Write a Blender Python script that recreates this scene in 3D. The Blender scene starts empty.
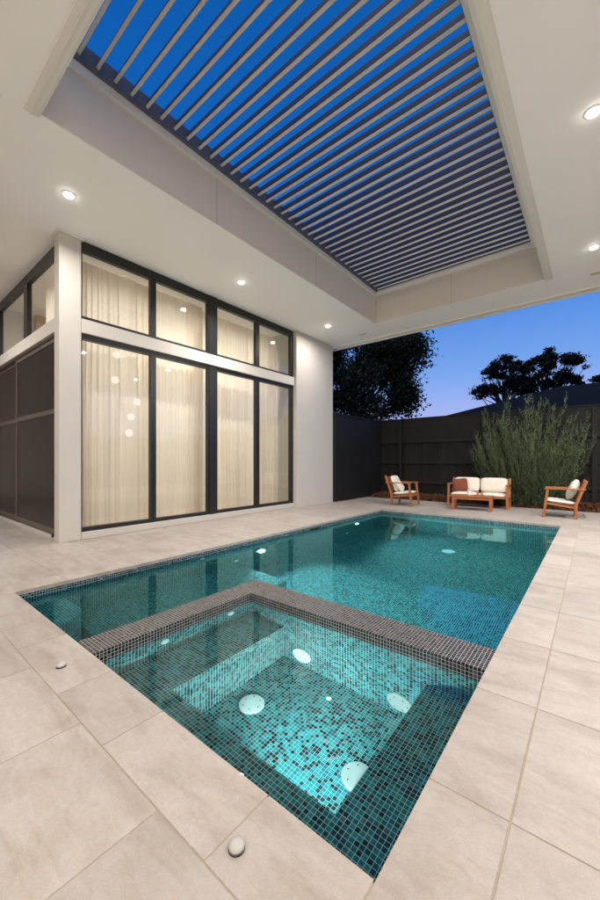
import bpy, bmesh, math, random
import numpy as np
from mathutils import Vector, Matrix
random.seed(7); rng=np.random.default_rng(11)
R=math.radians
scn=bpy.context.scene; C=scn.collection

# ---------------------------------------------------------------- camera
cam=bpy.data.cameras.new('camera'); cam.sensor_fit='HORIZONTAL'; cam.sensor_width=36
cam.lens=36*364/600; cam.shift_y=11/600; cam.clip_start=.05; cam.clip_end=2000
camo=bpy.data.objects.new('camera',cam); C.objects.link(camo)
camo.location=(0,0,1.1); camo.rotation_euler=(R(90),0,R(39)); scn.camera=camo

# ---------------------------------------------------------------- world, sun, exposure
w=bpy.data.worlds.new('World'); scn.world=w; w.use_nodes=True
nt=w.node_tree; nt.nodes.clear()
def wn(t,**k):
    n=nt.nodes.new(t)
    for a,b in k.items(): setattr(n,a,b)
    return n
tc=wn('ShaderNodeTexCoord'); sep=wn('ShaderNodeSeparateXYZ'); ramp=wn('ShaderNodeValToRGB')
nt.links.new(tc.outputs['Generated'],sep.inputs[0]); nt.links.new(sep.outputs['Z'],ramp.inputs[0])
cr=ramp.color_ramp; cr.elements[0].position=0; cr.elements[0].color=(.50,.53,.84,1)
cr.elements[1].position=1; cr.elements[1].color=(.0,.082,.33,1)
for p,c in ((.10,(.40,.47,.89,1)),(.22,(.18,.37,.84,1)),(.38,(.06,.23,.74,1)),(.62,(.003,.115,.48,1))):
    e=cr.elements.new(p); e.color=c
sky=wn('ShaderNodeTexSky',sky_type='NISHITA'); sky.sun_disc=False; sky.sun_elevation=R(3); sky.sun_rotation=R(155)
b1=wn('ShaderNodeBackground'); b2=wn('ShaderNodeBackground'); add=wn('ShaderNodeAddShader'); out=wn('ShaderNodeOutputWorld')
b1.inputs[1].default_value=.92; b2.inputs[1].default_value=.006
nt.links.new(ramp.outputs[0],b1.inputs[0]); nt.links.new(sky.outputs[0],b2.inputs[0])
nt.links.new(b1.outputs[0],add.inputs[0]); nt.links.new(b2.outputs[0],add.inputs[1]); nt.links.new(add.outputs[0],out.inputs[0])
sun=bpy.data.lights.new('sun','SUN'); sun.energy=1.6; sun.angle=R(50); sun.color=(1,.95,.9)
so=bpy.data.objects.new('sun',sun); C.objects.link(so); so.rotation_euler=(R(14),0,R(25))
scn.view_settings.view_transform='Standard'; scn.view_settings.look='None'
scn.view_settings.exposure=.12; scn.view_settings.gamma=1
scn.render.engine='CYCLES'
cy=scn.cycles; cy.sample_clamp_indirect=4; cy.blur_glossy=.8; cy.max_bounces=10; cy.diffuse_bounces=5; cy.transmission_bounces=8; cy.transparent_max_bounces=12
DOWN=64.0      # watts of one downlight
WARM=(1,.925,.86)

# ---------------------------------------------------------------- materials
def mat(name):
    m=bpy.data.materials.new(name); m.use_nodes=True; n=m.node_tree; n.nodes.clear()
    o=n.nodes.new('ShaderNodeOutputMaterial'); return m,n,o
class G:
    def __init__(s,n): s.n=n
    def node(s,t,ins=None,**k):
        x=s.n.nodes.new(t)
        for a,b in k.items(): setattr(x,a,b)
        if ins:
            for a,b in ins.items():
                if hasattr(b,'is_linked') : s.n.links.new(b,x.inputs[a])
                else: x.inputs[a].default_value=b
        return x
    def math(s,op,a,b=0.,c=None):
        ins={0:a,1:b}
        if c is not None: ins[2]=c
        return s.node('ShaderNodeMath',ins,operation=op).outputs[0]
    def mix(s,f,a,b,bt='MIX'):
        x=s.node('ShaderNodeMix',data_type='RGBA',blend_type=bt)
        for i,v in ((0,f),(6,a),(7,b)):
            if hasattr(v,'is_linked'): s.n.links.new(v,x.inputs[i])
            else: x.inputs[i].default_value=v
        return x.outputs[2]
def c4(c): return (c[0],c[1],c[2],1)
def simple(name,col,rough=.6,var=.12,scale=6,bump=.0,bscale=60,metal=0,spec=.5,stretch=None):
    m,n,o=mat(name); g=G(n)
    tcn=g.node('ShaderNodeTexCoord'); src=tcn.outputs['Object']
    if stretch:
        src=g.node('ShaderNodeMapping',{0:src,3:stretch}).outputs[0]
    no=g.node('ShaderNodeTexNoise',{0:src,'Scale':scale,'Detail':5.})
    lo=c4([x*(1-var) for x in col]); hi=c4([min(1,x*(1+var)) for x in col])
    cc=g.mix(no.outputs[0],lo,hi)
    p=g.node('ShaderNodeBsdfPrincipled',{'Base Color':cc,'Roughness':rough,'Metallic':metal,'Specular IOR Level':spec})
    if bump:
        nb=g.node('ShaderNodeTexNoise',{0:src,'Scale':bscale,'Detail':4.})
        bb=g.node('ShaderNodeBump',{'Strength':bump,'Distance':.01,'Height':nb.outputs[0]})
        n.links.new(bb.outputs[0],p.inputs['Normal'])
    n.links.new(p.outputs[0],o.inputs[0]); return m
M={}
M['ceiling']=simple('painted ceiling board',(.88,.865,.85),.6,.03,1.5,.05,200)
M['fascia']=simple('painted fascia board',(.68,.61,.53),.5,.04,2)
M['trim']=simple('painted trim',(.72,.69,.65),.45,.03,3)
def wall_mat(name='textured render',k=1.0):
    m,n,o=mat(name); g=G(n)
    t=g.node('ShaderNodeTexCoord').outputs['Object']
    no=g.node('ShaderNodeTexNoise',{0:t,'Scale':3.,'Detail':4.})
    wv=g.node('ShaderNodeTexNoise',{0:g.node('ShaderNodeMapping',{0:t,3:(90,90,2)}).outputs[0],'Scale':1.,'Detail':3.})
    nb=g.node('ShaderNodeTexNoise',{0:t,'Scale':160.,'Detail':3.})
    cc=g.mix(no.outputs[0],(.46*k,.435*k,.40*k,1),(.51*k,.485*k,.45*k,1))
    cc=g.mix(g.math('MULTIPLY',wv.outputs[0],.12),cc,(.45,.43,.40,1))
    p=g.node('ShaderNodeBsdfPrincipled',{'Base Color':cc,'Roughness':.75})
    h=g.math('ADD',nb.outputs[0],wv.outputs[0])
    bb=g.node('ShaderNodeBump',{'Strength':.25,'Distance':.004,'Height':h}); n.links.new(bb.outputs[0],p.inputs['Normal'])
    n.links.new(p.outputs[0],o.inputs[0]); return m
M['wall']=wall_mat(); M['bouncewall']=wall_mat('bounce wall render',1.6)  # second render is whiter, for the added walls that bounce light
def stone_mat():
    m,n,o=mat('limestone paving'); g=G(n)
    t=g.node('ShaderNodeTexCoord').outputs['Object']
    at=g.node('ShaderNodeAttribute',attribute_name='tone')
    off=g.node('ShaderNodeCombineXYZ',{0:g.math('MULTIPLY',at.outputs['Fac'],37.),1:g.math('MULTIPLY',at.outputs['Fac'],91.),2:at.outputs['Fac']}).outputs[0]
    v=g.node('ShaderNodeVectorMath',{0:t,1:off},operation='ADD').outputs[0]
    rot=g.node('ShaderNodeMapping',{0:v,2:(0,0,.35),3:(1.1,4.2,1)}).outputs[0]
    n1=g.node('ShaderNodeTexNoise',{0:rot,'Scale':1.6,'Detail':7.,'Roughness':.62,'Distortion':.9})
    n2=g.node('ShaderNodeTexNoise',{0:v,'Scale':5.,'Detail':8.,'Roughness':.65})
    n3=g.node('ShaderNodeTexNoise',{0:v,'Scale':120.,'Detail':3.})
    r1=g.node('ShaderNodeValToRGB',{0:n1.outputs[0]}); e=r1.color_ramp
    e.elements[0].position=.30; e.elements[0].color=(.255,.223,.195,1); e.elements[1].position=.52; e.elements[1].color=(.325,.296,.268,1)
    x=e.elements.new(.72); x.color=(.35,.322,.296,1)
    r2=g.node('ShaderNodeValToRGB',{0:n2.outputs[0]}); e=r2.color_ramp
    e.elements[0].position=.28; e.elements[0].color=(.78,.73,.66,1); e.elements[1].position=.55; e.elements[1].color=(1,1,1,1)
    cc=g.mix(.6,r1.outputs[0],r2.outputs[0],'MULTIPLY')
    n4=g.node('ShaderNodeTexNoise',{0:v,'Scale':240.,'Detail':2.}); n5=g.node('ShaderNodeTexNoise',{0:v,'Scale':45.,'Detail':5.,'Roughness':.7})
    gs=g.math('MULTIPLY_ADD',g.math('ADD',n4.outputs[0],n5.outputs[0]),.34,.66)
    cc=g.mix(1.,cc,g.node('ShaderNodeCombineXYZ',{0:gs,1:gs,2:gs}).outputs[0],'MULTIPLY')
    tone=g.math('MULTIPLY_ADD',at.outputs['Fac'],.17,.93)
    sc=g.node('ShaderNodeCombineXYZ',{0:tone,1:tone,2:tone}).outputs[0]
    cc=g.mix(1.,cc,sc,'MULTIPLY')
    # thin brown veins and little pits
    vn=g.node('ShaderNodeTexNoise',{0:rot,'Scale':2.3,'Detail':4.,'Distortion':2.2})
    vd=g.math('ABSOLUTE',g.math('SUBTRACT',vn.outputs[0],.5))
    vein=g.math('MAXIMUM',g.math('MULTIPLY_ADD',vd,-70.,1.),0.)
    vein=g.math('MULTIPLY',vein,g.math('GREATER_THAN',n5.outputs[0],.47))
    st=g.node('ShaderNodeTexNoise',{0:g.node('ShaderNodeMapping',{0:v,2:(0,0,.5),3:(3,17,1)}).outputs[0],'Scale':2.,'Detail':8.,'Roughness':.7,'Distortion':.5})
    sm=g.node('ShaderNodeMapRange',{0:st.outputs[0],1:.56,2:.70,3:0.,4:.42}).outputs[0]
    cc=g.mix(sm,cc,(.225,.175,.125,1))
    cc=g.mix(g.math('MULTIPLY',vein,.40),cc,(.33,.25,.17,1))
    vo=g.node('ShaderNodeTexVoronoi',{0:v,'Scale':26.})
    pit=g.math('LESS_THAN',vo.outputs['Distance'],.07)
    cc=g.mix(g.math('MULTIPLY',pit,.3),cc,(.34,.27,.19,1))
    p=g.node('ShaderNodeBsdfPrincipled',{'Base Color':cc,'Roughness':.48,'Specular IOR Level':.4})
    bb=g.node('ShaderNodeBump',{'Strength':.12,'Distance':.004,'Height':g.math('ADD',n3.outputs[0],n2.outputs[0])}); n.links.new(bb.outputs[0],p.inputs['Normal'])
    n.links.new(p.outputs[0],o.inputs[0]); return m
M['stone']=stone_mat()
M['grout']=simple('tan grout',(.30,.255,.195),.9,.2,20,.3)
def tile_mat(name,pal,grout,rough=.12,pitch=.021,spec=.5):
    m,n,o=mat(name); g=G(n)
    geo=g.node('ShaderNodeNewGeometry'); tcn=g.node('ShaderNodeTexCoord')
    sp=g.node('ShaderNodeSeparateXYZ',{0:tcn.outputs['Object']}); sn=g.node('ShaderNodeSeparateXYZ',{0:geo.outputs['True Normal']})
    cells=[];dist=None
    for i in range(3):
        use=g.math('LESS_THAN',g.math('ABSOLUTE',sn.outputs[i]),.5)     # 1 where this axis runs in the face
        q=g.math('DIVIDE',g.math('ADD',sp.outputs[i],.0071),pitch)
        cells.append(g.math('MULTIPLY',g.math('FLOOR',q),use))
        fr=g.math('ABSOLUTE',g.math('SUBTRACT',g.math('FRACT',q),.5))
        fr=g.math('MULTIPLY',fr,use)
        dist=fr if dist is None else g.math('MAXIMUM',dist,fr)
    cv=g.node('ShaderNodeCombineXYZ',{0:cells[0],1:cells[1],2:cells[2]}).outputs[0]
    wnz=g.node('ShaderNodeTexWhiteNoise',{0:cv},noise_dimensions='3D')
    r=g.node('ShaderNodeValToRGB',{0:wnz.outputs['Value']}); r.color_ramp.interpolation='CONSTANT'
    cr=r.color_ramp; cr.elements[0].position=0; cr.elements[0].color=c4(pal[0][1]); cr.elements[1].position=pal[1][0]; cr.elements[1].color=c4(pal[1][1])
    for p,c in pal[2:]:
        e=cr.elements.new(p); e.color=c4(c)
    marble=g.node('ShaderNodeTexNoise',{0:tcn.outputs['Object'],'Scale':70.,'Detail':3.})
    col=g.mix(.45,r.outputs[0],g.node('ShaderNodeValToRGB',{0:marble.outputs[0]}).outputs[0],'SOFT_LIGHT')
    isg=g.math('GREATER_THAN',dist,.447)
    col=g.mix(isg,col,c4(grout))
    wn2=g.node('ShaderNodeSeparateXYZ',{0:wnz.outputs['Color']})
    rr=g.math('MULTIPLY_ADD',wn2.outputs[1],.15,rough)
    rr=g.math('MULTIPLY_ADD',isg,.5,rr)
    # each little tile is set at a very slightly different tilt
    nv=g.node('ShaderNodeVectorMath',{0:wnz.outputs['Color'],1:(.5,.5,.5)},operation='SUBTRACT').outputs[0]
    nv=g.node('ShaderNodeVectorMath',{0:nv,'Scale':.05},operation='SCALE').outputs[0]
    nv=g.node('ShaderNodeVectorMath',{0:geo.outputs['Normal'],1:nv},operation='ADD').outputs[0]
    nv=g.node('ShaderNodeVectorMath',{0:nv},operation='NORMALIZE').outputs[0]
    p=g.node('ShaderNodeBsdfPrincipled',{'Base Color':col,'Roughness':rr,'Normal':nv,'Specular IOR Level':spec})
    n.links.new(p.outputs[0],o.inputs[0]); return m
M['tile']=tile_mat('teal glass mosaic',[(0,(.003,.007,.009)),(.22,(.005,.032,.042)),(.40,(.008,.085,.095)),(.60,(.012,.13,.14)),(.82,(.025,.17,.18)),(.96,(.07,.10,.10))],(.44,.52,.50))
M['tiletop']=tile_mat('dark glass mosaic coping',[(0,(.005,.005,.006)),(.34,(.012,.012,.014)),(.62,(.022,.022,.026)),(.84,(.014,.028,.036)),(.95,(.05,.048,.05))],(.40,.385,.375),.22,spec=.12)
M['tilewl']=tile_mat('dark waterline mosaic',[(0,(.006,.008,.014)),(.38,(.008,.03,.055)),(.66,(.012,.07,.09)),(.88,(.03,.13,.15))],(.34,.37,.39),.15)
def water_mat(name,col):
    m,n,o=mat(name); g=G(n)
    t=g.node('ShaderNodeTexCoord').outputs['Object']
    n1=g.node('ShaderNodeTexNoise',{0:t,'Scale':2.2,'Detail':2.})
    n2=g.node('ShaderNodeTexNoise',{0:t,'Scale':9.,'Detail':2.})
    h=g.math('MULTIPLY_ADD',n2.outputs[0],.18,n1.outputs[0])
    bb=g.node('ShaderNodeBump',{'Strength':.07,'Distance':.02,'Height':h})
    p=g.node('ShaderNodeBsdfGlass',{'Color':col,'Roughness':0.,'IOR':1.333,'Normal':bb.outputs[0]})
    n.links.new(p.outputs[0],o.inputs[0]); return m
M['pool_water']=water_mat('pool water',(.42,.90,.95,1)); M['spa_water']=water_mat('spa water',(.74,.965,.985,1))
def glass_mat():
    m,n,o=mat('window glass'); g=G(n)
    bf=g.node('ShaderNodeNewGeometry').outputs['Backfacing']; fr=g.node('ShaderNodeFresnel',{0:g.math('MULTIPLY_ADD',bf,1/1.5-1.5,1.5)}); f=g.math('MULTIPLY',fr.outputs[0],.7)
    f=g.math('MINIMUM',f,1.)
    tr=g.node('ShaderNodeBsdfTransparent',{0:(.93,.95,.94,1)}); gl=g.node('ShaderNodeBsdfGlossy',{0:(1,1,1,1),'Roughness':.0})
    mx=g.node('ShaderNodeMixShader',{0:f,1:tr.outputs[0],2:gl.outputs[0]})
    n.links.new(mx.outputs[0],o.inputs[0]); return m
M['glass']=glass_mat()
M['frame']=simple('charcoal aluminium',(.012,.0125,.0135),.35,.1,5,spec=.4)
M['doorframe']=simple('taupe aluminium',(.115,.095,.078),.4,.08,5,metal=.3)
M['screen']=simple('dark woven screen',(.014,.010,.008),.3,.35,3,.05,400,spec=.3)
def curtain_mat():
    m,n,o=mat('sheer cream curtain'); g=G(n)
    t=g.node('ShaderNodeTexCoord').outputs['Object']
    no=g.node('ShaderNodeTexNoise',{0:g.node('ShaderNodeMapping',{0:t,3:(20,20,.6)}).outputs[0],'Scale':1.,'Detail':4.})
    cc=g.mix(no.outputs[0],(.78,.70,.60,1),(.92,.85,.76,1))
    d=g.node('ShaderNodeBsdfDiffuse',{0:cc}); tr=g.node('ShaderNodeBsdfTranslucent',{0:cc})
    mx=g.node('ShaderNodeMixShader',{0:.45,1:d.outputs[0],2:tr.outputs[0]})
    n.links.new(mx.outputs[0],o.inputs[0]); return m
M['curtain']=curtain_mat()
def emis(name,col,s):
    m,n,o=mat(name); g=G(n); e=g.node('ShaderNodeEmission',{0:c4(col),1:s}); n.links.new(e.outputs[0],o.inputs[0]); return m
M['lamp']=emis('lit downlight lens',(1,.93,.82),32)
M['globe']=emis('lit pendant globe',(1,.90,.76),1.05)
M['poollamp']=emis('lit pool lamp',(.85,1,1),26)
M['white']=simple('white plastic',(.72,.74,.72),.35,.04,8)
M['ventbeige']=simple('beige plastic',(.50,.41,.30),.5)
M['capplastic']=simple('weathered white plastic',(.36,.35,.33),.5,.1,40)
M['louver']=simple('powder coated louvre',(.60,.57,.53),.42,.04,2)
M['blade']=simple('shade blue louvre body',(.022,.03,.065),.6,.05,2,spec=.1)  # dark blue puts the shade on the blade sides into the colour
M['louverframe']=simple('louvre gutter frame',(.09,.095,.12),.4,.1,4)
def wood_mat(name,a,b,rough=.5):
    m,n,o=mat(name); g=G(n)
    t=g.node('ShaderNodeTexCoord').outputs['Object']
    no=g.node('ShaderNodeTexNoise',{0:g.node('ShaderNodeMapping',{0:t,3:(9,9,9)}).outputs[0],'Scale':2.5,'Detail':6.,'Distortion':2.5})
    cc=g.mix(no.outputs[0],c4(a),c4(b))
    p=g.node('ShaderNodeBsdfPrincipled',{'Base Color':cc,'Roughness':rough}); n.links.new(p.outputs[0],o.inputs[0]); return m
M['teak']=wood_mat('oiled orange hardwood',(.20,.062,.018),(.35,.125,.038))
M['cabinet']=wood_mat('light timber joinery',(.28,.17,.09),(.40,.26,.14))
M['cushion']=simple('cream canvas',(.66,.61,.53),.9,.06,12,.25,300)
M['cushion_rust']=simple('rust linen',(.17,.05,.025),.95,.2,15,.4,250)
def pattern_mat():
    m,n,o=mat('patterned cream fabric'); g=G(n)
    t=g.node('ShaderNodeTexCoord').outputs['Object']
    wv=g.node('ShaderNodeTexWave',{0:t,'Scale':9.,'Distortion':6.,'Detail':1.,'Detail Scale':1.2},wave_type='RINGS')
    r=g.node('ShaderNodeValToRGB',{0:wv.outputs[0]}); r.color_ramp.elements[0].position=.35; r.color_ramp.elements[0].color=(.36,.33,.28,1)
    r.color_ramp.elements[1].position=.55; r.color_ramp.elements[1].color=(.62,.58,.50,1)
    p=g.node('ShaderNodeBsdfPrincipled',{'Base Color':r.outputs[0],'Roughness':.95}); n.links.new(p.outputs[0],o.inputs[0]); return m
M['pattern']=pattern_mat()
M['gold']=simple('brushed brass',(.55,.36,.14),.35,.1,10,metal=.6)
def fence_mat(name,a,b,axis):
    m,n,o=mat(name); g=G(n)
    t=g.node('ShaderNodeTexCoord').outputs['Object']
    at=g.node('ShaderNodeAttribute',attribute_name='tone').outputs['Fac']
    sc=(30,30,1.5) if axis=='z' else (1.5,30,30)
    no=g.node('ShaderNodeTexNoise',{0:g.node('ShaderNodeMapping',{0:t,3:sc}).outputs[0],'Scale':1.,'Detail':5.})
    f=g.math('MULTIPLY_ADD',at,.55,g.math('MULTIPLY',no.outputs[0],.5))
    cc=g.mix(f,c4(a),c4(b))
    p=g.node('ShaderNodeBsdfPrincipled',{'Base Color':cc,'Roughness':.7,'Specular IOR Level':.3})
    bb=g.node('ShaderNodeBump',{'Strength':.4,'Distance':.004,'Height':no.outputs[0]}); n.links.new(bb.outputs[0],p.inputs['Normal'])
    n.links.new(p.outputs[0],o.inputs[0]); return m
M['fence']=fence_mat('charcoal stained palings',(.0012,.0011,.001),(.0095,.0085,.0072),'z')
M['fenceh']=fence_mat('charcoal stained boards',(.0012,.0011,.001),(.0095,.0085,.0072),'x')
M['panel']=simple('dark painted panel',(.009,.009,.010),.6,.15,2,spec=.3)
M['mulch']=simple('bark mulch',(.055,.022,.010),.95,.5,30,.8,60)
M['chip']=fence_mat('bark chips',(.03,.012,.006),(.17,.062,.024),'z')
M['soil']=simple('dark lawn and soil',(.03,.035,.02),.95,.4,2,.4,30)
M['bark']=simple('tree bark',(.030,.024,.018),.9,.4,8,.5,40)
def leaf_mat(name,a,b,tl=.25):
    m,n,o=mat(name); g=G(n)
    at=g.node('ShaderNodeAttribute',attribute_name='tone').outputs['Fac']
    cc=g.mix(at,c4(a),c4(b))
    p=g.node('ShaderNodeBsdfPrincipled',{'Base Color':cc,'Roughness':.65,'Specular IOR Level':.2}); tr=g.node('ShaderNodeBsdfTranslucent',{0:cc})
    mx=g.node('ShaderNodeMixShader',{0:tl,1:p.outputs[0],2:tr.outputs[0]})
    n.links.new(mx.outputs[0],o.inputs[0]); return m
M['bushleaf']=leaf_mat('needle foliage',(.028,.05,.02),(.15,.19,.10))
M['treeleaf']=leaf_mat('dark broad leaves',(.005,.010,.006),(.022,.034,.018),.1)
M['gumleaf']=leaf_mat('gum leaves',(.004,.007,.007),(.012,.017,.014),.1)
M['roofdark']=simple('dark roof sheeting',(.006,.007,.010),.9,.2,3,spec=.1)
M['black']=simple('black plastic',(.01,.01,.01),.4)

# ---------------------------------------------------------------- mesh helpers
class MB:
    def __init__(s): s.v=[];s.f=[];s.t=[]
    def face(s,pts,tone=0.):
        b=len(s.v); s.v+= [tuple(p) for p in pts]; s.f.append(tuple(range(b,b+len(pts)))); s.t.append(tone)
    def box(s,x0,x1,y0,y1,z0,z1,tone=0.,mx=None):
        P=[Vector(p) for p in ((x0,y0,z0),(x1,y0,z0),(x1,y1,z0),(x0,y1,z0),(x0,y0,z1),(x1,y0,z1),(x1,y1,z1),(x0,y1,z1))]
        if mx: P=[mx@p for p in P]
        b=len(s.v); s.v+=[tuple(p) for p in P]
        for q in ((3,2,1,0),(4,5,6,7),(0,1,5,4),(1,2,6,5),(2,3,7,6),(3,0,4,7)): s.f.append(tuple(b+i for i in q)); s.t.append(tone)
    def bar(s,a,b,wd,ht,up=(0,0,1)):     # rectangular bar from a to b
        a=Vector(a);b=Vector(b);d=(b-a);L=d.length;z=d/L;x=Vector(up).cross(z)
        if x.length<1e-4: x=Vector((1,0,0))
        x.normalize();y=z.cross(x)
        m=Matrix(((x.x,y.x,z.x,a.x),(x.y,y.y,z.y,a.y),(x.z,y.z,z.z,a.z),(0,0,0,1)))
        s.box(-wd/2,wd/2,-ht/2,ht/2,0,L,0,m)
    def tube(s,pts,rad,n=8,cap=True):
        rings=[];
        for i,p in enumerate(pts):
            p=Vector(p); q=Vector(pts[min(i+1,len(pts)-1)])-Vector(pts[max(i-1,0)])
            q.normalize(); x=q.cross(Vector((0.3,0.1,1))); 
            if x.length<1e-3: x=q.cross(Vector((1,0,0)))
            x.normalize(); y=q.cross(x); r=rad[i] if hasattr(rad,'__len__') else rad
            b=len(s.v)
            for k in range(n):
                a=2*math.pi*k/n; s.v.append(tuple(p+x*math.cos(a)*r+y*math.sin(a)*r))
            rings.append(b)
        for i in range(len(rings)-1):
            for k in range(n):
                s.f.append((rings[i]+k,rings[i]+(k+1)%n,rings[i+1]+(k+1)%n,rings[i+1]+k)); s.t.append(0)
        if cap:
            s.f.append(tuple(rings[0]+k for k in range(n))[::-1]); s.f.append(tuple(rings[-1]+k for k in range(n))); s.t+=[0,0]
    def lathe(s,prof,n=24,mx=None):
        b=len(s.v)
        for r,z in prof:
            for k in range(n):
                a=2*math.pi*k/n; p=Vector((r*math.cos(a),r*math.sin(a),z)); s.v.append(tuple(mx@p if mx else p))
        for i in range(len(prof)-1):
            for k in range(n):
                s.f.append((b+i*n+k,b+i*n+(k+1)%n,b+(i+1)*n+(k+1)%n,b+(i+1)*n+k)); s.t.append(0)
        s.f.append(tuple(b+k for k in range(n))[::-1]); s.f.append(tuple(b+(len(prof)-1)*n+k for k in range(n))); s.t+=[0,0]
    def build(s,name,m,parent=None,bevel=0,smooth=False):
        me=bpy.data.meshes.new(name); me.from_pydata(s.v,[],s.f); me.materials.append(m)
        at=me.attributes.new('tone','FLOAT','FACE'); at.data.foreach_set('value',[float(x) for x in s.t])
        if smooth: me.polygons.foreach_set('use_smooth',[True]*len(me.polygons))
        me.update(); o=bpy.data.objects.new(name,me); C.objects.link(o)
        if parent: o.parent=parent
        if bevel:
            bm=o.modifiers.new('bevel','BEVEL'); bm.width=bevel; bm.segments=2; bm.limit_method='ANGLE'; bm.angle_limit=R(40)
        return o
def tag(o,label,cat,group=None):
    o['label']=label; o['category']=cat
    if group: o['group']=group
    return o
def struct(o,kind='structure'): o['kind']=kind; return o
def empty(name,loc=(0,0,0),rz=0):
    o=bpy.data.objects.new(name,None); o.empty_display_size=.2; C.objects.link(o); o.location=loc; o.rotation_euler=(0,0,rz); return o
def bx(name,m,parent,*a,bevel=0):
    q=MB(); q.box(*a); return q.build(name,m,parent,bevel)
def copy_tree(o,parent=None):
    c=o.copy(); C.objects.link(c); c.parent=parent
    for ch in list(o.children): copy_tree(ch,c)
    return c

# ================================================================ LARGE STRUCTURE
PX0,PX1,PY0,PY1=-3.78,-.45,.87,7.62      # pool opening
H=4.2; WF=-5.5; WL=-.078                   # ceiling height, wall face, water level
# ---- ground
g=MB(); Lr=600
g.box(-Lr,-9.6,-Lr,Lr,-.3,-.066); g.box(4.2,Lr,-Lr,Lr,-.3,-.06); g.box(-9.6,4.2,10.9,Lr,-.3,-.06); g.box(-9.6,4.2,-Lr,-4.2,-.3,-.06)
struct(g.build('ground',M['soil']))
# ---- paving
pv=MB()
def splits(a,b,js): 
    s=[a]+sorted(j for j in js if a+.02<j<b-.02)+[b]; return list(zip(s[:-1],s[1:]))
def pave(x0,x1,y0,y1,xj,yj,gap=.0045):
    for xa,xb in splits(x0,x1,xj):
        for ya,yb in splits(y0,y1,yj):
            t=random.random(); h=gap/2; c=.0015
            xa_,xb_,ya_,yb_=xa+h,xb-h,ya+h,yb-h; z1=0; z0=-.034
            A=[(xa_,ya_),(xb_,ya_),(xb_,yb_),(xa_,yb_)]; I=[(xa_+c,ya_+c),(xb_-c,ya_+c),(xb_-c,yb_-c),(xa_+c,yb_-c)]
            pv.face([(*p,z1) for p in I],t); pv.face([(*p,z0) for p in A][::-1],t)
            for k in range(4):
                l=(k+1)%4
                pv.face([(*A[k],z1-c),(*A[l],z1-c),(*I[l],z1),(*I[k],z1)],t)
                pv.face([(*A[k],z0),(*A[l],z0),(*A[l],z1-c),(*A[k],z1-c)],t)
YJ=[1.265+.655*k for k in range(-10,16)]
XN=[-.835,-1.48,-1.97,-2.62,-3.27,-3.78]
pave(PX0,PX1,.61,PY0,XN,[])                                   # near coping
pave(PX1,-.2,-4,PY1+.25,[],YJ)                                # right coping strip
pave(-.2,4.2,-4,10.0,[.455+.655*k for k in range(8)],YJ)
pave(-14,PX1,-4,.61,[-.45,-1.07,-1.68]+[-1.68-.655*k for k in range(1,20)],[-.045-.655*k for k in range(8)])
pave(-4.03,PX0,.61,PY1+.25,[],[1.26+.655*k for k in range(12)],.002)
pave(-14,-4.03,.61,1.85,[-4.03-.655*k for k in range(16)],[1.26],.002)
pave(-5.52,-4.03,1.85,PY1+.25,[-4.03-.655,-4.03-1.31],[1.26+.655*k for k in range(12)],.002)
pave(PX0,PX1,PY1,PY1+.25,[PX0+.655*k for k in range(6)],[])
pave(-5.52,-.2,PY1+.25,10.0,[-.45-.655*k for k in range(9)],[PY1+.25+.655*k for k in range(5)])
struct(pv.build('paving',M['stone']))
gr=MB()
for a in ((-14,PX0-.01,-4,1.9),(-5.6,PX0-.01,1.9,10.0),(PX0-.01,PX1+.01,-4,PY0-.01),(PX0-.01,PX1+.01,PY1+.01,10.0),(PX1+.01,4.2,-4,10.0)):
    gr.box(*a,-.06,-.0028)
struct(gr.build('grout_bed',M['grout']))
# ---- water: one sheet in the pool, one in the spa
SX,SY=-2.25,2.12; OX,OY=-2.48,2.39        # spa wall: inner and outer faces
def wat(name,quads):
    q=MB()
    for x0,x1,y0,y1 in quads: q.face([(x0,y0,WL),(x1,y0,WL),(x1,y1,WL),(x0,y1,WL)])
    return struct(q.build(name,M[name]))
wat('pool_water',[(PX0-.01,OX+.005,PY0-.01,OY-.005),(PX0-.01,PX1+.01,OY-.005,PY1+.01)])
wat('spa_water',[(SX-.005,PX1+.01,PY0-.01,SY+.005)])

# ---- swimming pool
pool=tag(empty('swimming_pool',(-2.1,4.2,-1.75)),'long rectangular in-ground pool lined with teal glass mosaic, full of lit water','pool')
def P(q,name,m,par,**k):
    o=q.build(name,m,None,**k); o.parent=par; o.matrix_parent_inverse=Matrix.Translation(par.location).inverted() if par.rotation_euler.z==0 else par.matrix_basis.inverted(); return o
DZ=-1.75; SZ=-1.30
s=MB()
def vq(a,b,z0,z1): s.face([(*a,z0),(*b,z0),(*b,z1),(*a,z1)])
s2=s; B=-.16
s.box(PX0-.2,PX0,PY0-.2,PY1+.2,-2.0,B); s.box(PX1,PX1+.2,PY0-.2,PY1+.2,-2.0,B)
s.box(PX0,PX1,PY1,PY1+.2,-2.0,B); s.box(PX0,PX1,PY0-.2,PY0,-2.0,B)
P(s,'pool_wall',M['tile'],pool)
s=MB(); T=-.0345
s.box(PX0-.2,PX0,PY0-.2,PY1+.2,B,T); s.box(PX1,PX1+.2,PY0-.2,PY1+.2,B,T)
s.box(PX0,PX1,PY1,PY1+.2,B,T); s.box(PX0,PX1,PY0-.2,PY0,B,T)
P(s,'waterline_band',M['tilewl'],pool)
s=MB()
s.face([(PX0,PY0,SZ),(PX1,PY0,SZ),(PX1,4.4,SZ),(PX0,4.4,SZ)]); s.face([(PX0,4.4,SZ),(PX1,4.4,SZ),(PX1,6.0,DZ),(PX0,6.0,DZ)]); s.face([(PX0,6.0,DZ),(PX1,6.0,DZ),(PX1,PY1,DZ),(PX0,PY1,DZ)])
P(s,'pool_floor',M['tile'],pool)
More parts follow.
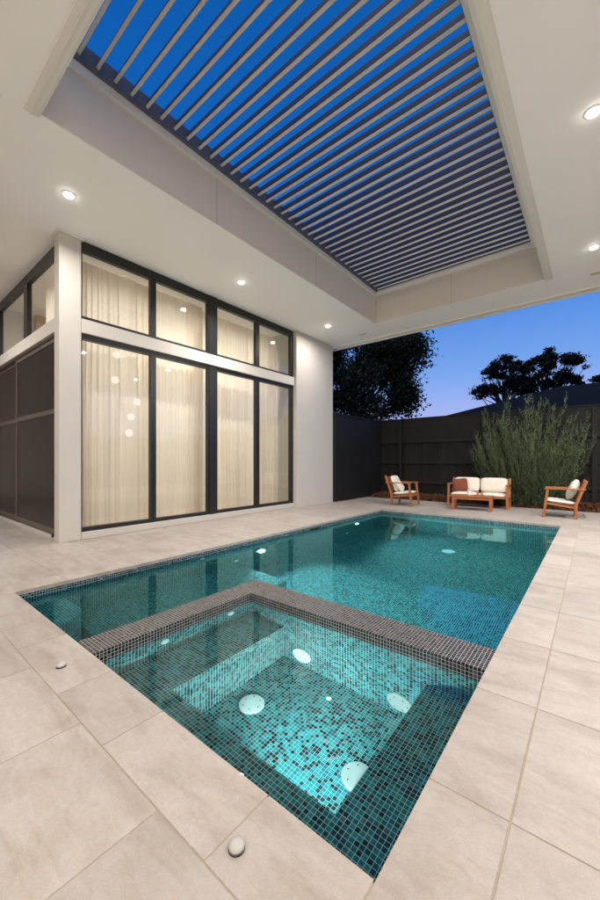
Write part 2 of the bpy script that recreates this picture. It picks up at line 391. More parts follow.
# entry step with a rounded nose at the near left corner
s=MB(); pts=[(PX0,PY0)]
cxs=-3.32
for k in range(9):
    a=R(-90+90*k/8); 
    pts.append((cxs-.0+.24*math.cos(a)*1.0,PY0+.24+.24*math.sin(a)-0.0))
pts=[(PX0,PY0),(cxs+.2,PY0)]+[(cxs+.2*math.cos(R(t)),1.0+.2*math.sin(R(t))) for t in range(0,91,15)]+[(PX0,1.20)]
s.face([(*p,-.20) for p in pts])
for i in range(len(pts)): 
    a,b=pts[i],pts[(i+1)%len(pts)]; s.face([(*a,SZ-.02),(*b,SZ-.02),(*b,-.20),(*a,-.20)])
P(s,'entry_step',M['tile'],pool)
s=MB(); s.box(PX0+.002,OX-.4,1.3,3.3,SZ-.05,-.85); P(s,'entry_step',M['tile'],pool)
def disc(name,loc,axis,r,m,par,holes=True,th=.014):
    q=MB(); rot={'z':Matrix.Identity(4),'x':Matrix.Rotation(R(90),4,'Y'),'-y':Matrix.Rotation(R(90),4,'X'),'-x':Matrix.Rotation(R(-90),4,'Y'),'y':Matrix.Rotation(R(-90),4,'X')}[axis]
    mx=Matrix.Translation(loc)@rot
    q.lathe([(r,-.004),(r,th*.55),(r*.93,th*.9),(r*.5,th*1.25),(.004,th*1.3)],28,mx)
    o=P(q,name,m,par,smooth=False)
    if holes:
        for k in range(6):
            hq=MB(); a=2*math.pi*k/6; hq.lathe([(r*.045,th*.9),(r*.045,th*1.3)],8,mx@Matrix.Translation((r*.68*math.cos(a),r*.68*math.sin(a),.001)))
            h=hq.build('screw_hole',M['black'],None); h.parent=o
            h.matrix_parent_inverse=(Matrix.Translation(par.location)@o.matrix_parent_inverse).inverted()
    return o
disc('drain_cover',(-2.0,6.62,DZ),'z',.11,M['white'],pool,False)
for y,z in ((2.74,-.19),(3.29,-.70),(6.13,-1.20)): disc('return_jet',(PX0,y,z),'x',.035,M['white'],pool,False)
def plamp(loc,axis,par,E,r=.055,dirv=(1,0,0),off=.05):
    o=disc('pool_light',loc,axis,r*1.5,M['white'],par,False,.01)
    q=MB(); rot={'x':Matrix.Rotation(R(90),4,'Y'),'-x':Matrix.Rotation(R(-90),4,'Y'),'y':Matrix.Rotation(R(-90),4,'X'),'-y':Matrix.Rotation(R(90),4,'X')}[axis]
    q.lathe([(r,.013),(r*.8,.022),(.004,.026)],24,Matrix.Translation(loc)@rot); l=q.build('lens',M['poollamp'],None); l.parent=o
    l.matrix_parent_inverse=(Matrix.Translation(par.location)@o.matrix_parent_inverse).inverted()
    d=bpy.data.lights.new('pool lamp','AREA'); d.shape='DISK'; d.size=r*2; d.energy=E; d.color=(.84,1,.98); d.spread=R(130)
    lo=bpy.data.objects.new('pool_lamp_light',d); C.objects.link(lo); dv=Vector(dirv)
    lo.location=Vector(loc)+dv*off-par.location; lo.rotation_euler=dv.to_track_quat('-Z','Y').to_euler(); lo.parent=par
    return o
plamp((PX0,3.74,-.55),'x',pool,50); plamp((PX0,6.50,-.62),'x',pool,66)
plamp((-1.95,OY,-.50),'y',pool,14,dirv=(0,1,-.1))
# skimmer mouth in the left wall at the waterline
s=MB(); s.box(PX0-.001,PX0+.006,4.93,4.945,-.15,-.05); s.box(PX0-.001,PX0+.006,5.235,5.25,-.15,-.05); s.box(PX0-.001,PX0+.006,4.945,5.235,-.062,-.05); s.box(PX0-.001,PX0+.006,4.945,5.235,-.15,-.138)
sk=P(s,'skimmer_frame',M['tiletop'],pool)
s=MB(); s.box(PX0-.001,PX0+.003,4.945,5.235,-.138,-.062); P(s,'skimmer_flap',M['black'],pool)

# ---- spa
spa=tag(empty('spa',(-1.35,1.5,-.78)),'square mosaic spa in the near corner of the pool behind a dark tiled divider','spa')
ZT=-.012; FZ=-.78; BZ=-.335
def wallL(z0,z1,d=0):
    q=MB(); q.box(OX-d,SX+d,PY0+.001,OY+d,z0,z1); q.box(SX+d,PX1-.001,SY-d,OY+d,z0,z1); return q
P(wallL(-1.76,-.095),'spa_wall',M['tile'],spa); 
q=wallL(-.095,ZT,.0015); P(q,'wall_coping',M['tiletop'],spa)
q=MB(); q.face([(SX,PY0,FZ),(PX1,PY0,FZ),(PX1,SY,FZ),(SX,SY,FZ)]); q.face([(SX,PY0,FZ-.04),(SX,SY,FZ-.04),(PX1,SY,FZ-.04),(PX1,PY0,FZ-.04)]); P(q,'spa_floor',M['tile'],spa)
q=MB(); q.box(SX,-1.875,PY0+.001,SY-.001,FZ-.02,BZ); P(q,'bench',M['tile'],spa)
q=MB(); q.box(-.765,PX1-.001,PY0+.001,SY-.001,FZ-.02,BZ); P(q,'bench',M['tile'],spa)
q=MB(); q.box(-1.874,-.766,PY0+.001,1.155,FZ-.02,BZ-.003); P(q,'bench',M['tile'],spa)
for X in (-1.70,-.93):
    disc('suction_cover',(X,1.61,FZ),'z',.082,M['white'],spa); disc('suction_cover',(X,SY,-.655),'-y',.082,M['white'],spa)
for Y in (1.33,1.90): disc('spa_jet',(SX,Y,-.16),'x',.03,M['white'],spa,False)
plamp((-1.12,1.155,-.56),'y',spa,14,r=.05,dirv=(0,1,-.1))
plamp((-.765,1.42,-.55),'-x',spa,11,r=.045,dirv=(-1,.05,-.05))

# ---- house
house=tag(empty('house',(-5.5,8.2,0)),'rendered pale grey house wing with tall black framed windows and a corner column','house')
def HP(name,m,*a,bevel=0,par=None):
    q=MB(); q.box(*a); o=P(q,name,m,house,bevel=bevel); return o
def sub(o,par):
    o.parent=par; o.matrix_parent_inverse=(Matrix.Translation(house.location)@par.matrix_parent_inverse).inverted(); return o
HP('wall',M['wall'],-9.3,WF,6.66,8.2,0,H)
HP('column',M['wall'],-5.765,-5.58,1.76,2.03,0,4.18,bevel=.004)
HP('column_cap',M['trim'],-5.80,-5.55,1.73,2.06,4.18,4.197)
HP('sill',M['wall'],-5.75,-5.575,2.032,6.658,0,.10,bevel=.004)
HP('spandrel_beam',M['wall'],-5.75,-5.56,2.032,6.658,2.895,3.09,bevel=.004)
HP('spandrel_beam',M['wall'],-9.3,-5.767,1.78,1.93,2.895,3.09,bevel=.004)
HP('sill',M['wall'],-9.3,-5.767,1.80,1.93,0,.045)
XG=-5.62
bays=[(2.032,3.09),(3.14,4.20),(4.40,5.44),(5.50,6.60)]
def window(name,y0,y1,z0,z1,fl,fr,ft,fb):
    q=MB(); x0,x1=-5.68,XG+.02
    q.box(x0,x1,y0,y0+fl,z0,z1); q.box(x0,x1,y1-fr,y1,z0,z1); q.box(x0,x1-.001,y0+fl,y1-fr,z0,z0+fb); q.box(x0,x1-.001,y0+fl,y1-fr,z1-ft,z1)
    wn_=P(q,name,M['frame'],house,bevel=.002)
    q=MB(); q.box(XG-.012,XG-.006,y0+fl-.004,y1-fr+.004,z0+fb-.004,z1-ft+.004); gl=q.build('pane',M['glass']); sub(gl,wn_)
for i,(ya,yb,fl,fr) in enumerate(((2.032,3.115,.02,.045),(3.117,4.299,.045,.11),(4.301,5.48,.11,.05),(5.482,6.657,.05,.09))):
    window('window',ya,yb,.102,2.893,fl,fr,.075,.06)
    window('transom_window',ya,yb,3.092,H-.002,fl,fr,.14,.05)
# heavier post between the two pairs and slim cover strips
HP('window_post',M['frame'],-5.60,-5.588,4.215,4.385,.105,2.89); HP('window_post',M['frame'],-5.60,-5.588,4.215,4.385,3.095,H-.004)
# left (return) side: transom windows above dark screened sliding doors
YS=1.86
for xa,xb in ((-7.40,-5.768),(-9.2,-7.402)):
    q=MB(); q.box(xa,xa+.09,YS-.02,YS+.05,3.092,H-.004); q.box(xb-.09,xb,YS-.02,YS+.05,3.092,H-.004); q.box(xa+.09,xb-.09,YS-.019,YS+.05,3.092,3.14); q.box(xa+.09,xb-.09,YS-.019,YS+.05,H-.16,H-.004)
    wn_=P(q,'transom_window',M['frame'],house,bevel=.002)
    q=MB(); q.box(xa+.088,xb-.088,YS+.01,YS+.016,3.138,H-.158); sub(q.build('pane',M['glass']),wn_)
for xa,xb,dy in ((-7.93,-5.768,0),(-9.25,-7.90,.03)):
    q=MB(); y0,y1=YS-.03+dy,YS-.003+dy
    q.box(xa,xa+.06,y0,y1,.047,2.86); q.box(xb-.06,xb,y0,y1,.047,2.86); q.box(xa+.06,xb-.06,y0+.001,y1,.047,.13); q.box(xa+.06,xb-.06,y0+.001,y1,2.80,2.86); q.box(xa+.06,xb-.06,y0+.001,y1,1.78,1.85)
    d=P(q,'sliding_door',M['doorframe'],house,bevel=.002)
    q=MB(); q.box(xa+.058,xb-.058,y0+.012,y0+.02,.128,1.782); q.box(xa+.058,xb-.058,y0+.012,y0+.02,1.848,2.802); sub(q.build('screen_panel',M['screen']),d)
HP('door_track',M['doorframe'],-9.3,-5.767,YS-.045,YS+.06,.0455,.0465); HP('door_head',M['doorframe'],-9.3,-5.767,YS-.04,YS+.06,2.862,2.894)
# inside of the room (seen through the glass)
HP('room_floor',M['cabinet'],-9.3,-5.76,1.94,6.655,-.02,.02); HP('room_back_wall',M['trim'],-9.5,-9.31,1.94,6.655,0,H)
HP('cabinet_panel',M['cabinet'],-8.1,-7.9,2.4,2.5,.02,4.1); HP('cabinet_panel',M['cabinet'],-9.1,-8.9,2.4,2.6,.02,4.1)
HP('power_point',M['black'],-5.80,-5.775,1.735,1.76,.05,.10,bevel=.003)
rl=bpy.data.lights.new('room fill light','AREA'); rl.size=1.6; rl.size_y=3.6; rl.shape='RECTANGLE'; rl.energy=165; rl.color=(1,.92,.84)
ro=bpy.data.objects.new('room_fill_light',rl); C.objects.link(ro); ro.location=(-2.0,-3.9,4.0); ro.parent=house;  # unseen fill light added inside the room, brightening the curtains
# ---- curtains
def curtain(y0,y1,label,cx=-6.02):
    q=MB(); n=int((y1-y0)/.012); zs=[.05,.6,1.4,2.2,3.0,3.6,3.98,4.06,4.12]
    ph=rng.random(); base=len(q.v); ys=[y0+(y1-y0)*i/n for i in range(n+1)]
    for z in zs:
        for y in ys:
            t=(y-y0)/.125+.75*math.sin(y*3.1+ph*6)+.4*math.sin(y*7.3+ph*9)+.25*math.sin(y*13.7)
            amp=.034*(.65+.45*math.sin(y*6.1+z*.35+ph*4))*(1 if z<4 else .55)
            q.v.append((cx+amp*math.sin(2*math.pi*t)+.008*math.sin(2*math.pi*2*t+z),y+.012*math.sin(z*1.3+y*4),z))
    for a in range(len(zs)-1):
        for i in range(n): q.f.append((a*(n+1)+i,a*(n+1)+i+1,(a+1)*(n+1)+i+1,(a+1)*(n+1)+i)); q.t.append(0)
    return tag(q.build('curtain',M['curtain'],smooth=True),label,'curtain','full height sheer curtains')
curtain(2.10,4.36,'full height sheer cream curtain behind the window pair beside the corner column')
curtain(4.29,6.62,'full height sheer cream curtain behind the window pair nearest the rendered wall',-6.13)
def xcurtain():
    q=MB(); n=120; zs=[.05,2,3,4.0]
    for z in zs:
        for i in range(n+1): x=-7.3+i*1.2/n; q.v.append((x,2.12+.03*math.sin(x*50),z))
    for a in range(3):
        for i in range(n): q.f.append((a*(n+1)+i,a*(n+1)+i+1,(a+1)*(n+1)+i+1,(a+1)*(n+1)+i)); q.t.append(0)
    tag(q.build('curtain',M['curtain'],smooth=True),'sheer curtain seen through the high windows above the dark sliding doors','curtain')
xcurtain()
# ---- pendant globes in front of the curtain
pl=('topmost glowing pendant globe inside the first tall window','second glowing globe down, at the left of the pendant cluster','third glowing globe down, at the right of the pendant cluster','fourth glowing globe down in the pendant cluster','lowest glowing pendant globe inside the first tall window')
for (y,z),lb in zip(((2.62,2.76),(2.59,2.36),(2.94,2.06),(2.84,1.81),(2.81,1.55)),pl):
    e=tag(empty('pendant_lamp',(-5.8,y,z)),lb,'pendant lamp','glowing pendant globes')
    q=MB(); rr=.058
    q.lathe([(rr*math.cos(R(a))+.0005,rr*math.sin(R(a))) for a in range(-90,91,15)],20); q.build('globe',M['globe'],e,smooth=True)
    q=MB(); q.tube([(0,0,rr),(0,0,4.15-z)],.0015,6); q.build('cord',M['curtain'],e)

# ---- patio roof
roof=tag(empty('patio_roof',(-2.2,4.0,H)),'pale flat patio roof with a rectangular opening of slanted louvres over the pool','roof')
def RP(name,m,*a,bevel=0):
    q=MB(); q.box(*a); return P(q,name,m,roof,bevel=bevel)
RX0,RX1,RY0,RY1=-3.86,-.64,1.05,7.47; TZ=4.93
q=MB()
q.box(-14,RX0,-4,8.42,H,TZ); q.box(RX1,4.2,-4,8.42,H,TZ); q.box(RX0,RX1,-4,RY0,H,TZ); q.box(RX0,RX1,RY1,8.42,H,TZ)
# panel joints as shallow gaps are modelled by thin strips
P(q,'ceiling',M['ceiling'],roof)
RP('recess_fascia',M['fascia'],RX0,RX0+.012,RY0,RY1-.013,H+.004,4.80); RP('recess_fascia',M['fascia'],RX0+.013,RX1,RY1-.012,RY1,H+.004,4.80)
RP('recess_trim',M['trim'],RX0+.001,RX0+.055,RY0,RY1-.056,4.802,4.90); RP('recess_trim',M['trim'],RX0+.001,RX1,RY1-.055,RY1-.001,4.802,4.90)
RP('recess_trim',M['trim'],RX1-.20,RX1,RY0,RY1-.056,4.80,4.90); 
# flat moulding hanging under the near and right edges
RP('opening_moulding',M['trim'],RX1-.004,RX1+.075,RY0-.10,RY1+.02,H-.022,H-.001,bevel=.003)
RP('opening_moulding',M['trim'],RX1+.0755,RX1+.09,RY0-.10,RY1+.02,H-.012,H-.001)
RP('opening_moulding',M['trim'],RX1+.012,RX1+.020,RY0-.08,RY1,H-.030,H-.0225)
RP('opening_moulding',M['trim'],RX0-.03,RX1-.005,RY0-.052,RY0-.044,H-.030,H-.0225)
RP('opening_moulding',M['trim'],RX0-.03,RX1-.005,RY0-.10,RY0+.002,H-.022,H-.001,bevel=.003)
RP('opening_moulding',M['trim'],RX0-.03,RX1-.08,RY0+.003,RY0+.022,H-.012,H+.03)
RP('opening_moulding',M['trim'],RX1-.024,RX1-.005,RY0+.023,RY1-.02,H-.012,H+.03)
# panel joints
for a in ((RX0+.012,RX0+.0135,3.02,3.024),(RX0+.012,RX0+.0135,5.2,5.204)): RP('panel_joint',M['louverframe'],*a,H+.006,4.80)
RP('panel_joint',M['louverframe'],-2.2,-2.196,RY1-.0135,RY1-.012,H+.006,4.80)
RP('panel_joint',M['fascia'],-9.3,RX0-.031,.80,.803,H-.0012,H+.001); RP('panel_joint',M['fascia'],-.66,-.657,RY1+.021,8.30,H-.0012,H+.001)
RP('eaves_trim',M['trim'],-5.5,4.2,8.30,8.44,H-.03,H-.001,bevel=.003); RP('eaves_fascia',M['trim'],-14,4.22,8.441,8.47,H-.05,TZ+.02)
RP('gutter_frame',M['louverframe'],RX0+.056,RX0+.085,RY0,RY1-.057,4.88,5.06); RP('gutter_frame',M['louverframe'],RX0+.056,RX1-.2,RY1-.040,RY1-.014,4.905,5.14)
RP('gutter_frame',M['louverframe'],RX1-.228,RX1-.2,RY0,RY1-.09,4.91,5.14)
# louvres
LP=.168; tilt=R(15); LW=.135
prof=[(-.013,.001),(.009,-.003),(.014,.003),(.015,.014),(-.016,.014),(-.016,.005)]
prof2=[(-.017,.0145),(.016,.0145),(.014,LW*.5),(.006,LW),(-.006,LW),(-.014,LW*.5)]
n=0; y=RY0+.30
x0,x1=RX0+.087,RX1-.23
ct,st=math.cos(tilt),math.sin(tilt)
def extr(pr,m,par):
    lm=MB(); k=len(pr); pp=[(a*ct+b*st, -a*st+b*ct) for a,b in pr]
    for X in (x0,x1):
        for a,b in pp: lm.v.append((X,a,b))
    for i in range(k): j=(i+1)%k; lm.f.append((i,j,k+j,k+i)); lm.t.append(0)
    lm.f.append(tuple(range(k))[::-1]); lm.f.append(tuple(range(k,2*k))); lm.t+=[0,0]
    return lm.build('louver' if par is None else 'blade',m,par)
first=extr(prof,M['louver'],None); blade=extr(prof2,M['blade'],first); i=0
while y<RY1-.07:
    if i==0: o=first
    else:
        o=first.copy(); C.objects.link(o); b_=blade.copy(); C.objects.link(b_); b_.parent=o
    i+=1
    o.parent=roof; o.matrix_parent_inverse=Matrix.Translation(roof.location).inverted(); o.location=(0,y,4.925); y+=LP
# ---- downlights
def downlight(x,y,label,k=1.0,sp=172):
    e=tag(empty('downlight',(x,y,H)),label,'downlight','round downlights recessed in the pale ceiling')
    q=MB(); q.lathe([(.066,-.0005),(.066,-.006),(.056,-.009),(.053,-.003)],28); q.build('bezel',M['white'],e)
    q=MB(); q.lathe([(.050,-.004),(.050,-.012),(.042,-.021),(.026,-.027),(.001,-.029)],24); q.build('lens',M['lamp'],e)
    d=bpy.data.lights.new('downlight','AREA'); d.shape='DISK'; d.size=.09; d.energy=DOWN*k; d.color=WARM; d.spread=R(sp)
    l=bpy.data.objects.new('downlight_beam',d); C.objects.link(l); l.location=(0,0,-.034); l.parent=e
downlight(-4.76,1.6,'lit downlight in front of the corner column',.62,160)
downlight(-4.76,4.26,'lit downlight above the middle window post',1.05,140)
downlight(-4.76,6.90,'lit downlight nearest the rendered end wall',.52,172)
downlight(-.01,4.15,'lit downlight to the right of the louvres, the nearer and brighter one')
downlight(-.01,6.78,'lit downlight to the right of the louvres, near the far roof edge',2.8)
for x,y,lb in ((-.01,1.5,'added unseen downlight almost overhead, right of the louvres'),(-.01,-1.1,'added unseen downlight behind the viewer, right of the louvres'),
    (2.2,6.78,'added unseen downlight of the outer right row, at its far end'),(3.5,3.0,'added unseen downlight washing the far end of the right wall'),(3.5,.6,'added unseen downlight washing the middle of the right wall'),(3.5,-2.,'added unseen downlight washing the near end of the right wall'),
    (1.6,-3.3,'added unseen downlight washing the right end of the wall behind the viewer'),(-.6,-3.3,'added unseen downlight washing the middle of the wall behind the viewer'),(-2.8,-3.3,'added unseen downlight washing the wall behind the viewer, in line with the louvres'),(-5.2,-3.3,'added unseen downlight washing the left end of the wall behind the viewer'),(-7.6,.3,'added unseen downlight over the side patio by the dark sliding doors')):
    downlight(x,y,lb,{(2.2,6.78):3.0,(-.01,1.5):.4,(-.01,-1.1):.35}.get((x,y),1.05))  # unseen downlights added to lift the ceiling and the far patio
# small ceiling sensors
q=MB(); q.box(-.09,.09,-.035,.035,-.012,-.0005); 
o=tag(q.build('ceiling_vent',M['ventbeige'],bevel=.004),'small beige ceiling plate by the far left corner of the louvre opening','ceiling vent'); o.location=(-4.4,7.87,H)
o2=tag(o.copy(),'small beige ceiling plate between the far downlight and the roof edge','ceiling vent'); C.objects.link(o2); o2.location=(.03,7.74,H)
# ---- deck caps
for (x,y),lb in zip(((-2.22,.71),(-.79,.69)),('small white domed cap in the paving beside the spa wall end','small white domed cap in the paving by the nearest pool corner')):
    e=tag(empty('deck_cap',(x,y,0)),lb,'deck cap','white domed caps in the coping')
    q=MB(); q.lathe([(.024,0),(.024,.004),(.018,.008)],24); q.build('collar',M['black'],e)
    q=MB(); q.lathe([(.0225,.006),(.023,.010),(.0195,.016),(.012,.0195),(.002,.021)],24); q.build('cap',M['capplastic'],e,smooth=True)

# ================================================================ FENCES, GARDEN
YB=10.92; FT=2.38
fb=tag(empty('paling_fence',(-5.3,YB,0)),'tall charcoal timber fence across the back behind the garden furniture','fence')
q=MB(); x=-5.42
while x<6:
    wd=.098+random.uniform(-.004,.004); q.box(x,x+wd,YB+random.uniform(0,.006),YB+.018,-.05,1.72,random.random()); x+=wd+random.uniform(.001,.004)
P(q,'palings',M['fence'],fb)
q=MB()
for i in range(6):
    z=1.70+i*.115; 
    xx=-5.42
    while xx<6: l=random.uniform(1.8,2.6); q.box(xx,min(6,xx+l-.004),YB-.005-random.uniform(0,.004)-.004*(i%2),YB+.014,z,z+.118,random.random()); xx+=l
P(q,'top_boards',M['fenceh'],fb)
for z in (.42,1.02,1.66):
    q=MB(); q.box(-5.42,6,YB-.06,YB-.012,z,z+.09,.9); P(q,'rail',M['fenceh'],fb)
for x in (-4.72,-2.35,.0,2.4,4.8):
    q=MB(); q.box(x-.05,x+.05,YB-.10,YB-.061,-.05,FT-.02,.6); P(q,'post',M['fence'],fb)
q=MB(); q.box(-5.42,6,YB-.03,YB+.04,FT+.012,FT+.04,.4); P(q,'capping',M['fenceh'],fb)
fl=tag(empty('panel_fence',(-5.44,8.2,0)),'smooth dark panel fence running from the house end to the back corner','fence')
for i in range(5):
    q=MB(); y0=8.28+i*.66; q.box(-5.46,-5.425,y0,min(y0+.657,YB+.03),-.02,2.36); P(q,'panel',M['panel'],fl)
q=MB(); q.box(-5.56,-5.41,8.205,8.275,-.02,2.41); P(q,'post',M['panel'],fl)
q=MB(); q.box(-5.48,-5.405,8.28,YB-.035,2.362,2.40); P(q,'capping',M['panel'],fl)
q=MB(); q.box(-5.50,-5.40,YB+.02,YB+.12,-.05,FT,.5); P(q,'post',M['fence'],fb)
fr_=tag(empty('side_fence',(4.3,-4,0)),'charcoal boundary fence beyond the right edge of the picture','fence')
q=MB(); y=-4
while y<YB: q.box(4.3,4.32,y,y+.098,-.05,2.1,random.random()); y+=.1
P(q,'palings',M['fence'],fr_)
bw=tag(empty('rear_bounce_wall',(0,-4.2,0)),'unseen pale wall added behind the viewer to bounce light','wall')
q=MB(); q.box(-14,4.3,-4.3,-4.02,0,H); P(q,'wall_face',M['bouncewall'],bw)  # out of view, added to reflect light up to the ceiling
rw=tag(empty('right_bounce_wall',(4.1,0,0)),'unseen pale wall added along the right of the patio to bounce light','wall')
q=MB(); q.box(4.0,4.2,-4,4.0,0,H); P(q,'wall_face',M['bouncewall'],rw)  # added beyond the frame as a bounce surface for the ceiling
sw=tag(empty('side_bounce_wall',(-14.1,0,0)),'unseen pale wall added past the sliding doors to bounce light','wall')
q=MB(); q.box(-14.2,-14.02,-4,1.8,0,H); P(q,'wall_face',M['bouncewall'],sw)  # unseen, added for bounced light and the door reflections
# garden bed
q=MB(); q.box(-5.42,4.3,10.0,YB,-.1,-.012); q.face([(-5.42,10.02,-.011),(4.3,10.02,-.011),(4.3,10.45,.085),(-5.42,10.45,.085)]); q.face([(-5.42,10.45,.085),(4.3,10.45,.085),(4.3,YB,.10),(-5.42,YB,.10)]); struct(q.build('garden_bed',M['mulch']))
q=MB()
for i in range(8500):
    x=random.uniform(-5.3,1.6); yy=random.uniform(9.985,10.85); hgt=.015+.12*min(1,(yy-9.98)/.5)
    l=random.uniform(.015,.05); wd=random.uniform(.006,.016); a=random.uniform(0,math.pi); b=random.uniform(-.5,.5)
    m=Matrix.Translation((x,yy,random.uniform(hgt*.6,hgt)))@Matrix.Rotation(a,4,'Z')@Matrix.Rotation(b,4,'Y')
    q.face([m@Vector(p) for p in ((-l,-wd,0),(l,-wd,0),(l*.8,wd,.004),(-l*.9,wd,0))],random.random())
mo=q.build('bark_mulch',M['chip']); struct(mo,'stuff')
mo['label']='reddish brown bark mulch strip along the fence'

# ---- foliage helpers
def leaf_quads(cent,dirs,lens,wid,tone,name,m,parent,nrm=None):
    n=len(cent); cent=np.asarray(cent); dirs=np.asarray(dirs); dirs=dirs/np.linalg.norm(dirs,axis=1,keepdims=True)
    r=rng.normal(size=(n,3)); side=np.cross(dirs,r); side/=np.linalg.norm(side,axis=1,keepdims=True)+1e-9
    L=np.asarray(lens)[:,None]; Wd=np.asarray(wid)[:,None]
    v=np.stack([cent,cent+dirs*L*.5+side*Wd*.5,cent+dirs*L,cent+dirs*L*.5-side*Wd*.5],1).reshape(-1,3)
    me=bpy.data.meshes.new(name); me.vertices.add(4*n); me.vertices.foreach_set('co',v.ravel())
    me.loops.add(4*n); me.loops.foreach_set('vertex_index',np.arange(4*n,dtype=np.int32))
    me.polygons.add(n); me.polygons.foreach_set('loop_start',np.arange(0,4*n,4,dtype=np.int32))
    me.update(calc_edges=True)
    at=me.attributes.new('tone','FLOAT','FACE'); at.data.foreach_set('value',np.asarray(tone,dtype=np.float32))
    me.materials.append(m); o=bpy.data.objects.new(name,me); C.objects.link(o); o.parent=parent; return o
# ---- spiky shrub
def shrub(loc,label):
    e=tag(empty('shrub',loc),label,'shrub')
    stems=MB(); ce=[];di=[];le=[];wi=[];to=[]
    for i in range(330):
        az=random.uniform(0,2*math.pi); out=random.random()**.6
        L=random.uniform(1.75,2.9)*(1-.40*out); 
        el=R(84-74*out+random.uniform(-6,6))
        d=Vector((math.cos(az)*math.cos(el),.42*math.sin(az)*math.cos(el),math.sin(el)))
        if random.random()<.3: L*=.55
        p=Vector((random.uniform(-.25,.25),random.uniform(-.12,.12),0)); pts=[p.copy()]
        ns=9; st=L/ns; tn=random.random()
        for k_ in range(ns):
            d=(d+Vector((random.uniform(-.07,.07),random.uniform(-.05,.05),.05+.17*out))).normalized(); p=p+d*st; pts.append(p.copy())
            if p.y>.28: p.y=.28
            tw=int(random.randint(2,4)) if k_>0 else 1
            for _ in range(tw):                                   # side twigs, steep like the stem
                td=(d+Vector((random.uniform(-.6,.6),random.uniform(-.5,.5),random.uniform(.0,.6)))).normalized(); tl=random.uniform(.12,.34)*(1-.4*k_/ns)
                for a in range(int(tl/.0125)):
                    f=a*.0125; c=p+td*f+Vector((0,0,.25*f*f/tl))
                    dd=td+Vector(rng.normal(size=3)*.42); ce.append(c);di.append(dd);le.append(random.uniform(.035,.065));wi.append(random.uniform(.009,.014));to.append(min(1,max(0,.2+.55*tn+random.uniform(-.2,.25)+.15*k_/ns)))
        for k_ in range(2,ns):
            a,b=pts[k_],pts[k_+1]
            for f in np.linspace(0,1,16):
                dd=d+Vector(rng.normal(size=3)*.5); ce.append(a.lerp(b,f));di.append(dd);le.append(random.uniform(.035,.07));wi.append(random.uniform(.009,.014));to.append(min(1,.3+.6*tn+random.uniform(-.2,.2)))
        if i%2==0:
            for _ in range(60):
                a_=random.uniform(0,6.28); r_=random.random()**.5; c=Vector((1.0*r_*math.cos(a_),.33*r_*math.sin(a_),random.uniform(.05,1.25)*(1-.45*r_)))
                if c.y>.3: c.y=.3
                ce.append(c); di.append(Vector((random.uniform(-.6,.6),random.uniform(-.6,.6),.8))); le.append(random.uniform(.05,.10)); wi.append(random.uniform(.01,.016)); to.append(random.uniform(.0,.6))
        stems.tube(pts,[.011*(1-i_/(ns+1))+.002 for i_ in range(ns+1)],4,False)
    stems.build('stem',M['bark'],e)
    leaf_quads([tuple(c) for c in ce],[tuple(d) for d in di],le,wi,to,'foliage',M['bushleaf'],e)
shrub((-1.32,10.32,-.02),'large spiky green shrub against the fence between sofa and right armchair')
# ---- trees
def crown(blobs,nleaf,ls,name,m,parent,up=0):
    ws=np.array([b[3]*b[4]*b[5] for b in blobs])**.75; ws/=ws.sum(); ce=[];to=[]
    for b,wt in zip(blobs,ws):
        n=int(nleaf*wt); u=rng.normal(size=(n,3)); u/=np.linalg.norm(u,axis=1,keepdims=True); r=rng.random(n)**.45
        ce.append(np.array(b[:3])+u*r[:,None]*np.array(b[3:6])*(1+.18*rng.normal(size=(n,1)))); to.append(np.clip(rng.random()*.5+rng.random(n)*.5,0,1))
    ce=np.concatenate(ce); to=np.concatenate(to); n=len(ce); d=rng.normal(size=(n,3)); d[:,2]-=.3
    return leaf_quads(ce,d,rng.uniform(.7,1.3,n)*ls,rng.uniform(.4,.6,n)*ls,to,name,m,parent)
def limbs(mb,base,top,r0,targets):
    mid=Vector(base).lerp(Vector(top),.5)+Vector((random.uniform(-.15,.15),0,0)); 
    mb.tube([base,mid,top],[r0,r0*.8,r0*.6],10)
    for t in targets:
        t=Vector(t); a=Vector(base).lerp(Vector(top),random.uniform(.6,1)); m1=a.lerp(t,.5)+Vector((random.uniform(-.2,.2),random.uniform(-.2,.2),.15*(t-a).length*.6))
        mb.tube([a,m1,t],[r0*.32,r0*.2,r0*.07],6,False)
